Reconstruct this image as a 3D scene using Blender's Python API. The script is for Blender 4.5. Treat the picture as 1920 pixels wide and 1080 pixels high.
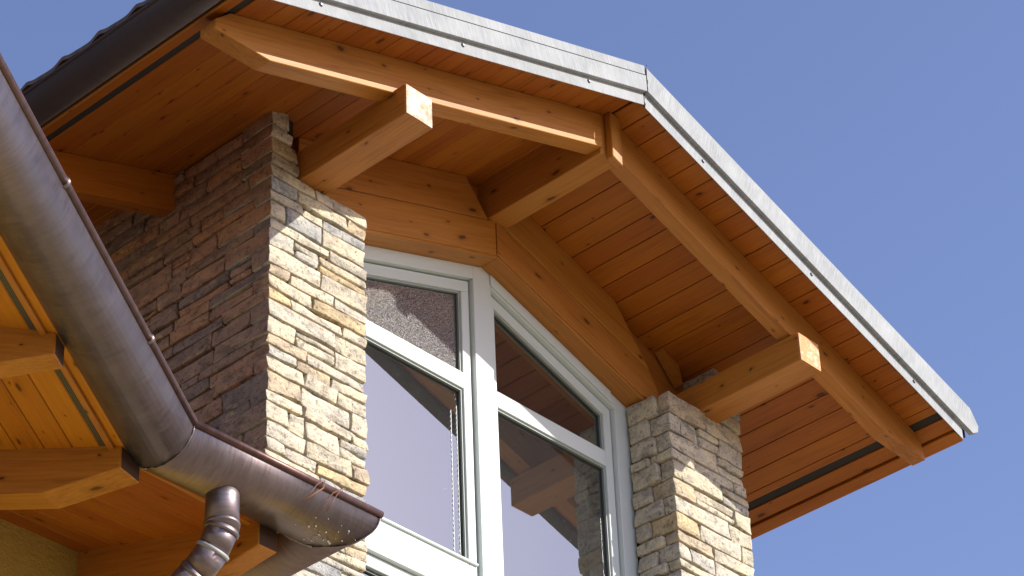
import bpy, bmesh, math, random
from mathutils import Vector, Matrix, noise
random.seed(7)
for o in list(bpy.data.objects): bpy.data.objects.remove(o, do_unlink=True)
S = bpy.context.scene
COL = S.collection
ZO = 8.7                       # height of the facade's reference level above the ground

# ------------------------------------------------------------------ camera
R = ((0.68163934, -0.73082562, -0.03552073), (0.40000149, 0.4128509, -0.81826215), (0.61267171, 0.54355133, 0.57374675))
CAM = Vector((-6.66994563, -7.32516134, -7.07020688))
cd = bpy.data.cameras.new('camera'); cam = bpy.data.objects.new('camera', cd); COL.objects.link(cam)
cd.sensor_width = 36; cd.lens = 5210.3 / 1920 * 36; cd.clip_start = .1; cd.clip_end = 3000
m = Matrix(((R[0][0], -R[1][0], -R[2][0]), (R[0][1], -R[1][1], -R[2][1]), (R[0][2], -R[1][2], -R[2][2])))
cam.matrix_world = Matrix.Translation(CAM + Vector((0, 0, ZO))) @ m.to_4x4()
S.camera = cam

# ------------------------------------------------------------------ sky, sun, exposure
SUN = Vector((.54, -1, .68)).normalized()      # towards the sun
world = bpy.data.worlds.new('World'); S.world = world; world.use_nodes = True
wn = world.node_tree.nodes; wl = world.node_tree.links
sky = wn.new('ShaderNodeTexSky'); sky.sky_type = 'NISHITA'; sky.sun_disc = False
sky.sun_elevation = math.asin(SUN.z); sky.sun_rotation = math.atan2(SUN.x, SUN.y)
sky.altitude = 300; sky.air_density = 1.0; sky.dust_density = 1.0; sky.ozone_density = 2.0
wn['Background'].inputs[1].default_value = .15
tint = wn.new('ShaderNodeMix'); tint.data_type = 'RGBA'; tint.blend_type = 'MULTIPLY'; tint.inputs[0].default_value = 1; tint.inputs[7].default_value = (1.03, .91, 1.04, 1)
wl.new(sky.outputs[0], tint.inputs[6]); wl.new(tint.outputs[2], wn['Background'].inputs[0])
sd = bpy.data.lights.new('sun', 'SUN'); sd.energy = 5.0; sd.angle = math.radians(.5); sd.color = (1, .95, .86)
so = bpy.data.objects.new('sun', sd); COL.objects.link(so); so.location = (5, -10, 20)
so.rotation_euler = (-SUN).to_track_quat('-Z', 'Y').to_euler()
S.view_settings.view_transform = 'Standard'; S.view_settings.look = 'None'
S.view_settings.exposure = 0.5; S.view_settings.gamma = 1; S.view_settings.use_curve_mapping = False

# ------------------------------------------------------------------ materials
def mat(name):
    m = bpy.data.materials.new(name); m.use_nodes = True
    return m, m.node_tree.nodes, m.node_tree.links, m.node_tree.nodes['Principled BSDF']
def N(nodes, t, **k):
    n = nodes.new(t)
    for a, b in k.items(): setattr(n, a, b)
    return n
def ramp(nodes, stops):
    r = nodes.new('ShaderNodeValToRGB'); e = r.color_ramp.elements
    while len(e) > 1: e.remove(e[-1])
    e[0].position = stops[0][0]; e[0].color = (*stops[0][1], 1)
    for p, c in stops[1:]:
        x = e.new(p); x.color = (*c, 1)
    return r
def math_(nodes, links, op, a, b=None, c=None):
    n = nodes.new('ShaderNodeMath'); n.operation = op
    for i, v in enumerate((a, b, c)):
        if v is None: continue
        if isinstance(v, (int, float)): n.inputs[i].default_value = v
        else: links.new(v, n.inputs[i])
    return n.outputs[0]
def mixc(nodes, links, fac, a, b, bt='MIX'):
    n = nodes.new('ShaderNodeMix'); n.data_type = 'RGBA'; n.blend_type = bt
    for i, v in ((0, fac), (6, a), (7, b)):
        if isinstance(v, (int, float)): n.inputs[i].default_value = v
        elif isinstance(v, tuple): n.inputs[i].default_value = (*v, 1)
        else: links.new(v, n.inputs[i])
    return n.outputs[2]
def coords(nodes, links, scale, rnd=True):
    tc = nodes.new('ShaderNodeTexCoord'); mp = nodes.new('ShaderNodeMapping'); mp.inputs['Scale'].default_value = scale
    if rnd:
        oi = nodes.new('ShaderNodeObjectInfo'); vm = nodes.new('ShaderNodeVectorMath'); vm.operation = 'MULTIPLY_ADD'
        cb = nodes.new('ShaderNodeCombineXYZ')
        links.new(math_(nodes, links, 'MULTIPLY', oi.outputs['Random'], 37.0), cb.inputs[0])
        links.new(math_(nodes, links, 'MULTIPLY', oi.outputs['Random'], 91.0), cb.inputs[1])
        links.new(math_(nodes, links, 'MULTIPLY', oi.outputs['Random'], 53.0), cb.inputs[2])
        vm.operation = 'ADD'; links.new(tc.outputs['Object'], vm.inputs[0]); links.new(cb.outputs[0], vm.inputs[1])
        links.new(vm.outputs[0], mp.inputs[0])
    else: links.new(tc.outputs['Object'], mp.inputs[0])
    return mp.outputs[0]
def noise_(nodes, links, vec, scale, detail=4, rough=.55, dist=0):
    n = nodes.new('ShaderNodeTexNoise'); n.inputs['Scale'].default_value = scale; n.inputs['Detail'].default_value = detail
    n.inputs['Roughness'].default_value = rough; n.inputs['Distortion'].default_value = dist
    links.new(vec, n.inputs['Vector']); return n.outputs['Fac']
def bump(nodes, links, h, strength, dist, bsdf):
    b = nodes.new('ShaderNodeBump'); b.inputs['Strength'].default_value = strength; b.inputs['Distance'].default_value = dist
    links.new(h, b.inputs['Height']); links.new(b.outputs[0], bsdf.inputs['Normal'])

def wood(name, light, mid, dark, knots=.55, rough=.5):
    m, n, l, p = mat(name)
    v = coords(n, l, (1, 1, 1))
    warp = noise_(n, l, coords(n, l, (1.2, 5, 5)), 1.0, 2, .5)
    vg = coords(n, l, (1.6, 55, 55))
    va = n.new('ShaderNodeVectorMath'); va.operation = 'ADD'; cb = n.new('ShaderNodeCombineXYZ')
    w = math_(n, l, 'MULTIPLY', warp, 3.5); l.new(w, cb.inputs[1]); l.new(w, cb.inputs[2]); l.new(vg, va.inputs[0]); l.new(cb.outputs[0], va.inputs[1])
    grain = noise_(n, l, va.outputs[0], 1.6, 5, .62, .3)
    broad = noise_(n, l, coords(n, l, (.9, 7, 7)), 1.3, 3, .5)
    g = math_(n, l, 'ADD', math_(n, l, 'MULTIPLY', grain, .62), math_(n, l, 'MULTIPLY', broad, .38))
    r = ramp(n, [(.28, dark), (.45, mid), (.62, light), (.85, tuple(c * 1.12 for c in light))]); l.new(g, r.inputs[0])
    # knots
    vk = n.new('ShaderNodeTexVoronoi'); vk.feature = 'F1'; vk.voronoi_dimensions = '2D'; vk.inputs['Scale'].default_value = 1; vk.inputs['Randomness'].default_value = 1
    nv = noise_(n, l, coords(n, l, (9, 9, 9)), 1.5, 2)
    kv = n.new('ShaderNodeVectorMath'); kv.operation = 'ADD'; cb2 = n.new('ShaderNodeCombineXYZ'); l.new(math_(n, l, 'MULTIPLY', nv, .12), cb2.inputs[0]); l.new(math_(n, l, 'MULTIPLY', nv, .2), cb2.inputs[1])
    l.new(coords(n, l, (3.2, 7.5, 7.5)), kv.inputs[0]); l.new(cb2.outputs[0], kv.inputs[1]); sx_ = n.new('ShaderNodeSeparateXYZ'); l.new(kv.outputs[0], sx_.inputs[0]); cx_ = n.new('ShaderNodeCombineXYZ'); l.new(sx_.outputs[0], cx_.inputs[0]); l.new(math_(n, l, 'ADD', sx_.outputs[1], sx_.outputs[2]), cx_.inputs[1]); l.new(cx_.outputs[0], vk.inputs['Vector'])
    sep = n.new('ShaderNodeSeparateColor'); l.new(vk.outputs['Color'], sep.inputs[0])
    keep = math_(n, l, 'LESS_THAN', sep.outputs[0], knots)
    size = math_(n, l, 'MULTIPLY_ADD', math_(n, l, 'POWER', sep.outputs[1], 2.5), .09, .034)
    core = n.new('ShaderNodeMapRange'); core.interpolation_type = 'SMOOTHSTEP'
    l.new(math_(n, l, 'DIVIDE', vk.outputs['Distance'], size), core.inputs[0]); core.inputs[1].default_value = .45; core.inputs[2].default_value = 1.0; core.inputs[3].default_value = 1; core.inputs[4].default_value = 0
    halo = n.new('ShaderNodeMapRange'); halo.interpolation_type = 'SMOOTHSTEP'
    l.new(math_(n, l, 'DIVIDE', vk.outputs['Distance'], size), halo.inputs[0]); halo.inputs[1].default_value = .8; halo.inputs[2].default_value = 2.3; halo.inputs[3].default_value = 1; halo.inputs[4].default_value = 0
    c1 = mixc(n, l, math_(n, l, 'MULTIPLY', math_(n, l, 'MULTIPLY', halo.outputs[0], keep), .35), r.outputs[0], dark)
    c2 = mixc(n, l, math_(n, l, 'MULTIPLY', math_(n, l, 'MULTIPLY', core.outputs[0], keep), .85), c1, tuple(c * .25 for c in dark))
    oi = n.new('ShaderNodeObjectInfo'); hv = n.new('ShaderNodeHueSaturation')
    l.new(math_(n, l, 'MULTIPLY_ADD', oi.outputs['Random'], .14, .93), hv.inputs['Value']); l.new(math_(n, l, 'MULTIPLY_ADD', oi.outputs['Random'], .008, .496), hv.inputs['Hue'])
    l.new(c2, hv.inputs['Color']); l.new(hv.outputs[0], p.inputs['Base Color'])
    p.inputs['Roughness'].default_value = rough; p.inputs['Specular IOR Level'].default_value = .35
    bump(n, l, grain, .25, .002, p)
    return m
M = {}
M['beam'] = wood('stained beam wood', (.46, .195, .036), (.39, .150, .023), (.225, .076, .009), .6)
M['board'] = wood('stained board wood', (.40, .125, .010), (.34, .098, .007), (.19, .046, .003), .6)
M['boardpale'] = wood('yellow stained board wood', (.50, .20, .017), (.43, .165, .012), (.27, .09, .006), .8)
M['beampale'] = wood('yellow stained beam wood', (.44, .185, .032), (.36, .14, .020), (.22, .078, .010), .6)
M['endgrain'] = wood('weathered end grain', (.80, .64, .44), (.70, .50, .30), (.42, .22, .09), .2, .7)

def endgrain2(name, base, stain, amount):
    m, n, l, p = mat(name)
    v = coords(n, l, (1, 1, 1)); a = noise_(n, l, v, 34, 6, .75); b = noise_(n, l, v, 9, 3, .6)
    f = n.new('ShaderNodeMapRange'); l.new(math_(n, l, 'ADD', math_(n, l, 'MULTIPLY', a, .6), math_(n, l, 'MULTIPLY', b, .4)), f.inputs[0])
    f.inputs[1].default_value = .5 - amount * .12; f.inputs[2].default_value = .62 - amount * .1
    l.new(mixc(n, l, f.outputs[0], base, stain), p.inputs['Base Color']); p.inputs['Roughness'].default_value = .8
    bump(n, l, a, .4, .003, p); return m
M['end_white'] = endgrain2('bleached beam end', (.60, .54, .45), (.40, .27, .16), .5)
M['end_orange'] = endgrain2('flaking beam end', (.80, .66, .50), (.62, .27, .11), 1.2)
def flat(name, c, rough=.7, metal=0, spec=.5):
    m, n, l, p = mat(name); p.inputs['Base Color'].default_value = (*c, 1); p.inputs['Roughness'].default_value = rough
    p.inputs['Metallic'].default_value = metal; p.inputs['Specular IOR Level'].default_value = spec; return m
M['dark'] = flat('dark gap', (.012, .009, .007), .9)
M['darkwood'] = flat('dark backing wood', (.05, .02, .008), .8)
M['gasket'] = flat('dark rubber gasket', (.05, .06, .055), .6)
M['bead'] = flat('grey glazing bead', (.30, .34, .32), .5)
M['interior'] = flat('brown interior wall', (.30, .20, .13), .9)
M['screw'] = flat('screw steel', (.12, .12, .13), .4, .8)

def stone_mat(name, cols, pits=1.0, val=1.0):
    m, n, l, p = mat(name)
    oi = n.new('ShaderNodeObjectInfo')
    r = ramp(n, [(i / len(cols), c) for i, c in enumerate(cols)]); r.color_ramp.interpolation = 'CONSTANT'; l.new(oi.outputs['Random'], r.inputs[0])
    v = coords(n, l, (1, 1, 1))
    big = noise_(n, l, coords(n, l, (1, 1, 1.8)), 9, 4, .6, .5); mid = noise_(n, l, v, 45, 6, .7); fine = noise_(n, l, v, 150, 4, .7)
    r2 = ramp(n, [(.35, (.62, .60, .60)), (.5, (.95, .93, .9)), (.7, (1.2, 1.12, .95))]); l.new(big, r2.inputs[0])
    c = mixc(n, l, 1.0, r.outputs[0], r2.outputs[0], 'MULTIPLY')
    # iron stains
    st = n.new('ShaderNodeMapRange'); l.new(noise_(n, l, coords(n, l, (1, 1, 2.5)), 7, 3, .6, 1.2), st.inputs[0]); st.inputs[1].default_value = .60; st.inputs[2].default_value = .72
    c = mixc(n, l, math_(n, l, 'MULTIPLY', st.outputs[0], .5), c, (.46, .29, .13))
    pm = n.new('ShaderNodeMapRange'); l.new(mid, pm.inputs[0]); pm.inputs[1].default_value = .34; pm.inputs[2].default_value = .47; pm.inputs[3].default_value = 1 - .62 * pits; pm.inputs[4].default_value = 1
    pf = n.new('ShaderNodeMapRange'); l.new(fine, pf.inputs[0]); pf.inputs[1].default_value = .32; pf.inputs[2].default_value = .5; pf.inputs[3].default_value = 1 - .45 * pits; pf.inputs[4].default_value = 1.04
    g = math_(n, l, 'MULTIPLY', math_(n, l, 'MULTIPLY', pm.outputs[0], pf.outputs[0]), val)
    cc = n.new('ShaderNodeCombineXYZ')
    for i in range(3): l.new(g, cc.inputs[i])
    c = mixc(n, l, 1.0, c, cc.outputs[0], 'MULTIPLY')
    l.new(c, p.inputs['Base Color']); p.inputs['Roughness'].default_value = .92; p.inputs['Specular IOR Level'].default_value = .2
    h = math_(n, l, 'ADD', math_(n, l, 'MULTIPLY', mid, .6), math_(n, l, 'ADD', math_(n, l, 'MULTIPLY', fine, .25), math_(n, l, 'MULTIPLY', big, .9)))
    bump(n, l, h, 1.0, .016, p)
    return m
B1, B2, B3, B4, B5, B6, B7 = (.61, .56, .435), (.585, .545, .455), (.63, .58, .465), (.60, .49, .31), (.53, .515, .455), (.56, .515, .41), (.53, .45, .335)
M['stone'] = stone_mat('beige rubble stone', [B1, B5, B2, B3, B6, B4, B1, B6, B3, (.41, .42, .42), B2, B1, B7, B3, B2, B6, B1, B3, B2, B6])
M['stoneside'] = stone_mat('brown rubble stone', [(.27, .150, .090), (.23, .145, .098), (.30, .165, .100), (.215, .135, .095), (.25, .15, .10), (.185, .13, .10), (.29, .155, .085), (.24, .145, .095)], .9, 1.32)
M['mortar'] = flat('dark joint mortar', (.018, .014, .011), .95)

def metal(name, base, streak, rough, metal_, streakscale, bstr=.1, spec=.5):
    m, n, l, p = mat(name); p.inputs['Specular IOR Level'].default_value = spec
    a = noise_(n, l, coords(n, l, streakscale, False), 1, 4, .6); b = noise_(n, l, coords(n, l, (1, 1, 1), False), 5, 5, .65)
    f = math_(n, l, 'ADD', math_(n, l, 'MULTIPLY', a, .6), math_(n, l, 'MULTIPLY', b, .4))
    r = ramp(n, [(.35, streak), (.62, base)]); l.new(f, r.inputs[0]); l.new(r.outputs[0], p.inputs['Base Color'])
    l.new(math_(n, l, 'MULTIPLY_ADD', f, .35, rough - .17), p.inputs['Roughness']); p.inputs['Metallic'].default_value = metal_
    bump(n, l, a, bstr, .002, p); return m
M['bronze'] = metal('weathered copper', (.235, .195, .20), (.165, .130, .128), .40, .85, (120, 14, 14))
M['bronzedark'] = metal('dark brown copper', (.032, .017, .014), (.018, .010, .009), .7, .2, (30, 5, 5))
M['rim'] = metal('copper rim', (.15, .085, .075), (.09, .05, .045), .42, .7, (30, 5, 5))
M['zinc'] = metal('galvanised zinc', (.36, .375, .38), (.20, .215, .225), .75, 0, (220, 5, 9), .05, .2)
M['zincdark'] = flat('grey zinc fold', (.30, .31, .32), .6, .2)
# white paint
m, n, l, p = mat('white window paint'); p.inputs['Base Color'].default_value = (.60, .665, .645, 1); p.inputs['Roughness'].default_value = .32
b_ = noise_(n, l, coords(n, l, (1, 1, 1)), 60, 3); bump(n, l, b_, .04, .002, p); M['white'] = m
# panes: coated glass, thin
def glass(name, refl, dust=0, dscale=260, dustcol=(.75, .73, .76), t0=.71, t1=.735):
    m, n, l, p = mat(name); out = n['Material Output']; n.remove(p)
    tr = n.new('ShaderNodeBsdfTransparent'); tr.inputs[0].default_value = (.80, .84, .82, 1)
    gl = n.new('ShaderNodeBsdfGlossy'); gl.inputs['Roughness'].default_value = 0; gl.inputs[0].default_value = (.92, .97, .95, 1)
    fr = n.new('ShaderNodeFresnel'); fr.inputs[0].default_value = 1.5
    fac = math_(n, l, 'MULTIPLY_ADD', fr.outputs[0], 1.3, refl)
    mx = n.new('ShaderNodeMixShader'); l.new(fac, mx.inputs[0]); l.new(tr.outputs[0], mx.inputs[1]); l.new(gl.outputs[0], mx.inputs[2])
    if dust:
        mr_min = .02; df = n.new('ShaderNodeBsdfDiffuse'); df.inputs[0].default_value = (*dustcol, 1)
        a = noise_(n, l, coords(n, l, (1, 1, 1)), dscale, 3, .7)
        mr = n.new('ShaderNodeMapRange'); l.new(a, mr.inputs[0]); mr.inputs[1].default_value = t0; mr.inputs[2].default_value = t1; mr.inputs[3].default_value = .016; mr.inputs[4].default_value = dust
        m2 = n.new('ShaderNodeMixShader'); l.new(mr.outputs[0], m2.inputs[0]); l.new(mx.outputs[0], m2.inputs[1]); l.new(df.outputs[0], m2.inputs[2]); mx = m2
    l.new(mx.outputs[0], out.inputs[0]); return m
M['glass'] = glass('window glass', .25, .5, 85)
M['glassdusty'] = glass('dusty speckled window glass', .20, .5, 240, (.85, .80, .81), .50, .62)
# vent mesh
m, n, l, p = mat('black vent mesh')
vv = coords(n, l, (1, 1, 1), False); sx = n.new('ShaderNodeSeparateXYZ'); l.new(vv, sx.inputs[0])
ax = math_(n, l, 'ABSOLUTE', math_(n, l, 'SINE', math_(n, l, 'MULTIPLY', sx.outputs[0], 420)))
ay = math_(n, l, 'ABSOLUTE', math_(n, l, 'SINE', math_(n, l, 'MULTIPLY', sx.outputs[1], 420)))
hole = math_(n, l, 'MINIMUM', ax, ay); rr = ramp(n, [(.25, (.13, .13, .095)), (.5, (.008, .008, .007))]); l.new(hole, rr.inputs[0]); l.new(rr.outputs[0], p.inputs['Base Color'])
p.inputs['Roughness'].default_value = .6; M['vent'] = m
M['ventblack'] = flat('black insect screen', (.022, .021, .018), .8)
# stucco, ground, tile
m, n, l, p = mat('ochre stucco'); v = coords(n, l, (1, 1, 1), False); a = noise_(n, l, v, 55, 5, .7); bg = noise_(n, l, v, 3, 3)
rr = ramp(n, [(.3, (.46, .33, .06)), (.7, (.56, .41, .09))]); l.new(bg, rr.inputs[0]); l.new(rr.outputs[0], p.inputs['Base Color']); p.inputs['Roughness'].default_value = .95; bump(n, l, a, 1.0, .012, p); M['stucco'] = m
m, n, l, p = mat('pale gravel and paving'); v = coords(n, l, (1, 1, 1), False); a = noise_(n, l, v, 8, 6, .7); bg = noise_(n, l, v, .08, 3)
rr = ramp(n, [(.3, (.25, .205, .14)), (.7, (.40, .33, .23))]); l.new(math_(n, l, 'MULTIPLY_ADD', a, .5, math_(n, l, 'MULTIPLY', bg, .5)), rr.inputs[0]); l.new(rr.outputs[0], p.inputs['Base Color']); p.inputs['Roughness'].default_value = .95; bump(n, l, a, .5, .03, p); M['ground'] = m
m, n, l, p = mat('dark clay roof tile'); v = coords(n, l, (1, 1, 1), False); a = noise_(n, l, v, 12, 5, .7)
rr = ramp(n, [(.3, (.05, .035, .03)), (.7, (.12, .08, .065))]); l.new(a, rr.inputs[0]); l.new(rr.outputs[0], p.inputs['Base Color']); p.inputs['Roughness'].default_value = .85; bump(n, l, a, .4, .005, p); M['tile'] = m
M['seal'] = flat('pale solder seam', (.38, .36, .31), .7, .2)
M['needle'] = flat('dry brown pine needle', (.20, .075, .03), .7)
M['twig'] = flat('pale dry twig', (.42, .38, .30), .9)
M['lichen'] = flat('white dropping', (.75, .74, .68), .9)

# ------------------------------------------------------------------ object helpers
MW = {}
def up(v): return Vector((v[0], v[1], v[2] + ZO))
def link(o, W, parent):
    COL.objects.link(o); MW[o.name] = W
    if parent is not None:
        o.parent = parent; o.matrix_basis = MW[parent.name].inverted() @ W
    else: o.matrix_basis = W
    return o
def empty(name, loc, label, cat, group=None):
    o = bpy.data.objects.new(name, None); o.empty_display_size = .3; link(o, Matrix.Translation(up(loc)), None)
    o['label'] = label; o['category'] = cat
    if group: o['group'] = group
    return o
def frame(origin, xdir, zdir=(0, 0, 1)):
    x = Vector(xdir).normalized(); z = Vector(zdir); y = z.cross(x).normalized(); z = x.cross(y)
    W = Matrix((x, y, z)).transposed().to_4x4(); W.translation = up(origin); return W
def solid(name, mt, parent, verts, faces, xdir=(1, 0, 0), zdir=(0, 0, 1), bev=0, smooth=False, label=None, mats=None, fmat=None, bseg=1):
    """verts in facade coordinates; the object's own X axis runs along xdir (its grain)"""
    c = Vector((0, 0, 0))
    for v in verts: c += Vector(v)
    c /= len(verts); W = frame(c, xdir, zdir); Wi = W.inverted()
    me = bpy.data.meshes.new(name); bm = bmesh.new()
    vs = [bm.verts.new(Wi @ up(v)) for v in verts]
    for i, f in enumerate(faces):
        try: fc = bm.faces.new([vs[k] for k in f])
        except ValueError: continue
        fc.smooth = smooth
        if fmat: fc.material_index = fmat[i]
    bmesh.ops.recalc_face_normals(bm, faces=bm.faces)
    if bev: bmesh.ops.bevel(bm, geom=list(bm.edges), offset=bev, segments=bseg, affect='EDGES', profile=.6)
    bm.to_mesh(me); bm.free()
    for q in (mats or [mt]): me.materials.append(q)
    o = bpy.data.objects.new(name, me); link(o, W, parent)
    if label: o['label'] = label
    return o
def prism(name, mt, parent, poly, vec, xdir=(1, 0, 0), zdir=(0, 0, 1), bev=.003, label=None, **k):
    n = len(poly); vec = Vector(vec); a = [Vector(p) for p in poly]; b = [p + vec for p in a]
    faces = [tuple(range(n)), tuple(range(2 * n - 1, n - 1, -1))] + [(i, (i + 1) % n, n + (i + 1) % n, n + i) for i in range(n)]
    return solid(name, mt, parent, a + b, faces, xdir, zdir, bev, label=label, **k)
def box(name, mt, parent, x0, x1, y0, y1, z0, z1, xdir=(1, 0, 0), zdir=(0, 0, 1), bev=.003, label=None, **k):
    return prism(name, mt, parent, [(x0, y0, z0), (x1, y0, z0), (x1, y0, z1), (x0, y0, z1)], (0, y1 - y0, 0), xdir, zdir, bev, label, **k)
def multi(name, mt, parent, boxes, xdir=(1, 0, 0), label=None, bev=0, smooth=False):
    """several polygons/prisms joined in ONE part. boxes: list of (poly, vec)"""
    V = []; F = []
    for poly, vec in boxes:
        n = len(poly); s = len(V); vec = Vector(vec)
        V += [Vector(p) for p in poly] + [Vector(p) + vec for p in poly]
        F += [tuple(range(s, s + n)), tuple(range(s + 2 * n - 1, s + n - 1, -1))] + [(s + i, s + (i + 1) % n, s + n + (i + 1) % n, s + n + i) for i in range(n)]
    return solid(name, mt, parent, V, F, xdir, bev=bev, label=label, smooth=smooth)
def bp(x0, x1, y0, y1, z0, z1): return ([(x0, y0, z0), (x1, y0, z0), (x1, y0, z1), (x0, y0, z1)], (0, y1 - y0, 0))
def tube(name, mt, parent, pts, r, seg=10, label=None, cap=True, rs=None):
    pts = [Vector(p) for p in pts]; V = []; F = []; k = len(pts)
    for i, p in enumerate(pts):
        t = (pts[min(i + 1, k - 1)] - pts[max(i - 1, 0)]).normalized()
        a = t.orthogonal().normalized() if i == 0 else (pa - t * pa.dot(t)).normalized()
        pa = a; b = t.cross(a); rr_ = rs[i] if rs else r
        for j in range(seg):
            an = 2 * math.pi * j / seg; V.append(p + (a * math.cos(an) + b * math.sin(an)) * rr_)
    for i in range(k - 1):
        for j in range(seg): F.append((i * seg + j, i * seg + (j + 1) % seg, (i + 1) * seg + (j + 1) % seg, (i + 1) * seg + j))
    if cap: F.append(tuple(range(seg))); F.append(tuple((k - 1) * seg + j for j in range(seg)))
    return solid(name, mt, parent, V, F, pts[-1] - pts[0] if (pts[-1] - pts[0]).length > 1e-5 else (1, 0, 0),
                 zdir=(0, 0, 1) if abs((pts[-1] - pts[0]).normalized().z) < .9 else (0, 1, 0), smooth=True, label=label)

# ------------------------------------------------------------------ ground
o = solid('ground', M['ground'], None, [(-900, -900, -ZO), (900, -900, -ZO), (900, 900, -ZO), (-900, 900, -ZO)], [(0, 1, 2, 3)]); o['kind'] = 'structure'

# ================================================================== THE GABLE HOUSE
XR, ZR, PT = 1.664, 1.4237, .3355
def SZ(x, h=0): return ZR - PT * abs(x - XR) - h
CS = 1 / math.sqrt(1 + PT * PT)
dL = Vector((1, 0, PT)).normalized(); dR = Vector((1, 0, -PT)).normalized(); nL = Vector((-PT, 0, 1)).normalized(); nR = Vector((PT, 0, 1)).normalized()
house = empty('gable_house', (XR, 2, -ZO), 'stone and timber gable house with wide wooden eaves, white window and zinc verge', 'house')
BK = 4.6                                # how far the house runs back

# ---- masonry
def stone(x0, x1, y0, y1, z0, z1, mt, parent, b=.0035, side=None):
    hx, hy, hz = (x1 - x0) / 2, (y1 - y0) / 2, (z1 - z0) / 2
    def ax(h, n):
        bb = min(b / h, .35); inner = [-1 + bb + (2 - 2 * bb) * i / n for i in range(n + 1)]
        return [-1] + inner + [1], bb
    AX = [ax(hx, 4 if hx > .07 else 2), ax(hy, 3 if hy > .07 else 2), ax(hz, 2)]
    L = [a[0] for a in AX]; BB = [a[1] for a in AX]; H = (hx, hy, hz)
    c = Vector(((x0 + x1) / 2, (y0 + y1) / 2, (z0 + z1) / 2)); ns = [len(q) for q in L]
    sk = [random.uniform(-1, 1) for _ in range(8)]; off = Vector((random.uniform(-50, 50), random.uniform(-50, 50), random.uniform(-50, 50)))
    vid = {}; V = []
    def vert(i, j, k):
        key = (i, j, k)
        if key in vid: return vid[key]
        p = [L[0][i], L[1][j], L[2][k]]; ext = [abs(abs(q) - 1) < 1e-6 for q in p]; ne = sum(ext); q = list(p)
        if ne >= 2:
            for a in range(3):
                if ext[a]: q[a] -= math.copysign(BB[a] * (.30 if ne == 2 else .5), p[a])
        v = Vector((q[0] * hx, q[1] * hy, q[2] * hz))
        # crooked joints
        v.z += (sk[0] * q[0] * .004 + sk[1] * q[0] * q[2] * .004); v.x += sk[2] * q[2] * .005; v.y += sk[3] * q[2] * .004
        w = v + c + off
        d = Vector((noise.noise(w * 14), noise.noise(w * 14 + Vector((9, 3, 1))), noise.noise(w * 14 + Vector((2, 7, 5)))))
        d2 = Vector((noise.noise(w * 38), noise.noise(w * 38 + Vector((9, 3, 1))), noise.noise(w * 38 + Vector((2, 7, 5)))))
        v += Vector((d.x * .007, d.y * .005, d.z * .0045)) + d2 * .0048
        vid[key] = len(V); V.append(c + v); return vid[key]
    F = []; FM = []
    for a in range(3):
        u, w = (a + 1) % 3, (a + 2) % 3
        for e in (0, ns[a] - 1):
            for i in range(ns[u] - 1):
                for j in range(ns[w] - 1):
                    qd = []
                    for (s, t) in ((i, j), (i + 1, j), (i + 1, j + 1), (i, j + 1)):
                        key = [0, 0, 0]; key[a] = e; key[u] = s; key[w] = t; qd.append(vert(*key))
                    F.append(tuple(qd)); FM.append(1 if side and a == 0 and e == 0 else 0)
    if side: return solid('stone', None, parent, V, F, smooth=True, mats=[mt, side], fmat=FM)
    return solid('stone', mt, parent, V, F, smooth=True)
def courses(z0, z1):
    out = []; z = z0
    while z < z1 - .045:
        h = random.choice((.058, .072, .082, .09, .10, .11)); 
        if z + h > z1 - .05: h = z1 - z
        out.append((z, z + h)); z += h
    return out
def splits(a, b, lo=.10, hi=.40):
    out = [a]; x = a
    while b - x > hi:
        x += random.uniform(lo, hi)
        if b - x < lo: x = b - lo
        out.append(x)
    out.append(b); return out
G = .0052
def rag(): return random.uniform(-.007, .005)
# left pillar with the side wall running back from it
pl = multi('stone_pillar', M['mortar'], house, [bp(.022, .57, .022, .30, -2.0, .56), bp(.022, .15, .022, .30, .56, .90), bp(.022, .25, .30, BK, -2.0, .88)], label='left stone pillar with the brown stone side wall running back from it')
def left_side(z0, z1, ystart, yend):
    ys = splits(ystart, yend, .12, .46)
    for a, b in zip(ys, ys[1:]):
        zz = z1 - z0
        if zz > .085 and random.random() < .22:
            mid = z0 + zz * random.uniform(.4, .6)
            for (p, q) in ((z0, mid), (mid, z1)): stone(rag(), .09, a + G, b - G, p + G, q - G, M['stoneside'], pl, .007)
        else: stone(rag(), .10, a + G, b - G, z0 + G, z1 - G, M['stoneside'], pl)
def front_row(z0, z1, xs, xe, parent, ydep=.10):
    xs_ = splits(xs, xe, .10, .36)
    for a, b in zip(xs_, xs_[1:]):
        zz = z1 - z0
        if zz > .085 and b - a > .1 and random.random() < .3:
            mid = z0 + zz * random.uniform(.4, .6)
            for (p, q) in ((z0, mid), (mid, z1)): stone(a + G, b - G, rag(), ydep, p + G, q - G, M['stone'], parent, .007)
        else: stone(a + G, b - G, rag(), ydep, z0 + G, z1 - G, M['stone'], parent)
cz = courses(-1.50, .57)
for i, (z0, z1) in enumerate(cz):
    cx = random.uniform(.08, .20) if i % 2 else random.uniform(.20, .42); cy = random.uniform(.2, .42) if i % 2 else random.uniform(.08, .16)
    # corner stone turns the corner: its left face gets the darker side stone, shade put into the colour
    if z1 > -1.02:
        left_side(z0, z1, cy, 1.32)
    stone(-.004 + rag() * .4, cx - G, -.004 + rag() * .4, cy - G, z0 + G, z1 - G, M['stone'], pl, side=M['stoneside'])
    if cx < .5: front_row(z0, z1, cx, .59 + random.uniform(-.012, .012), pl)
for i, (z0, z1) in enumerate(courses(.57, .92)):
    e = (.165, .150, .125, .10, .08)[min(i, 4)]
    left_side(z0, z1, .2, 1.32)
    stone(-.004 + rag() * .4, e, -.004 + rag() * .4, .2 - G, z0 + G, z1 - G, M['stone'], pl, side=M['stoneside'])
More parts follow.
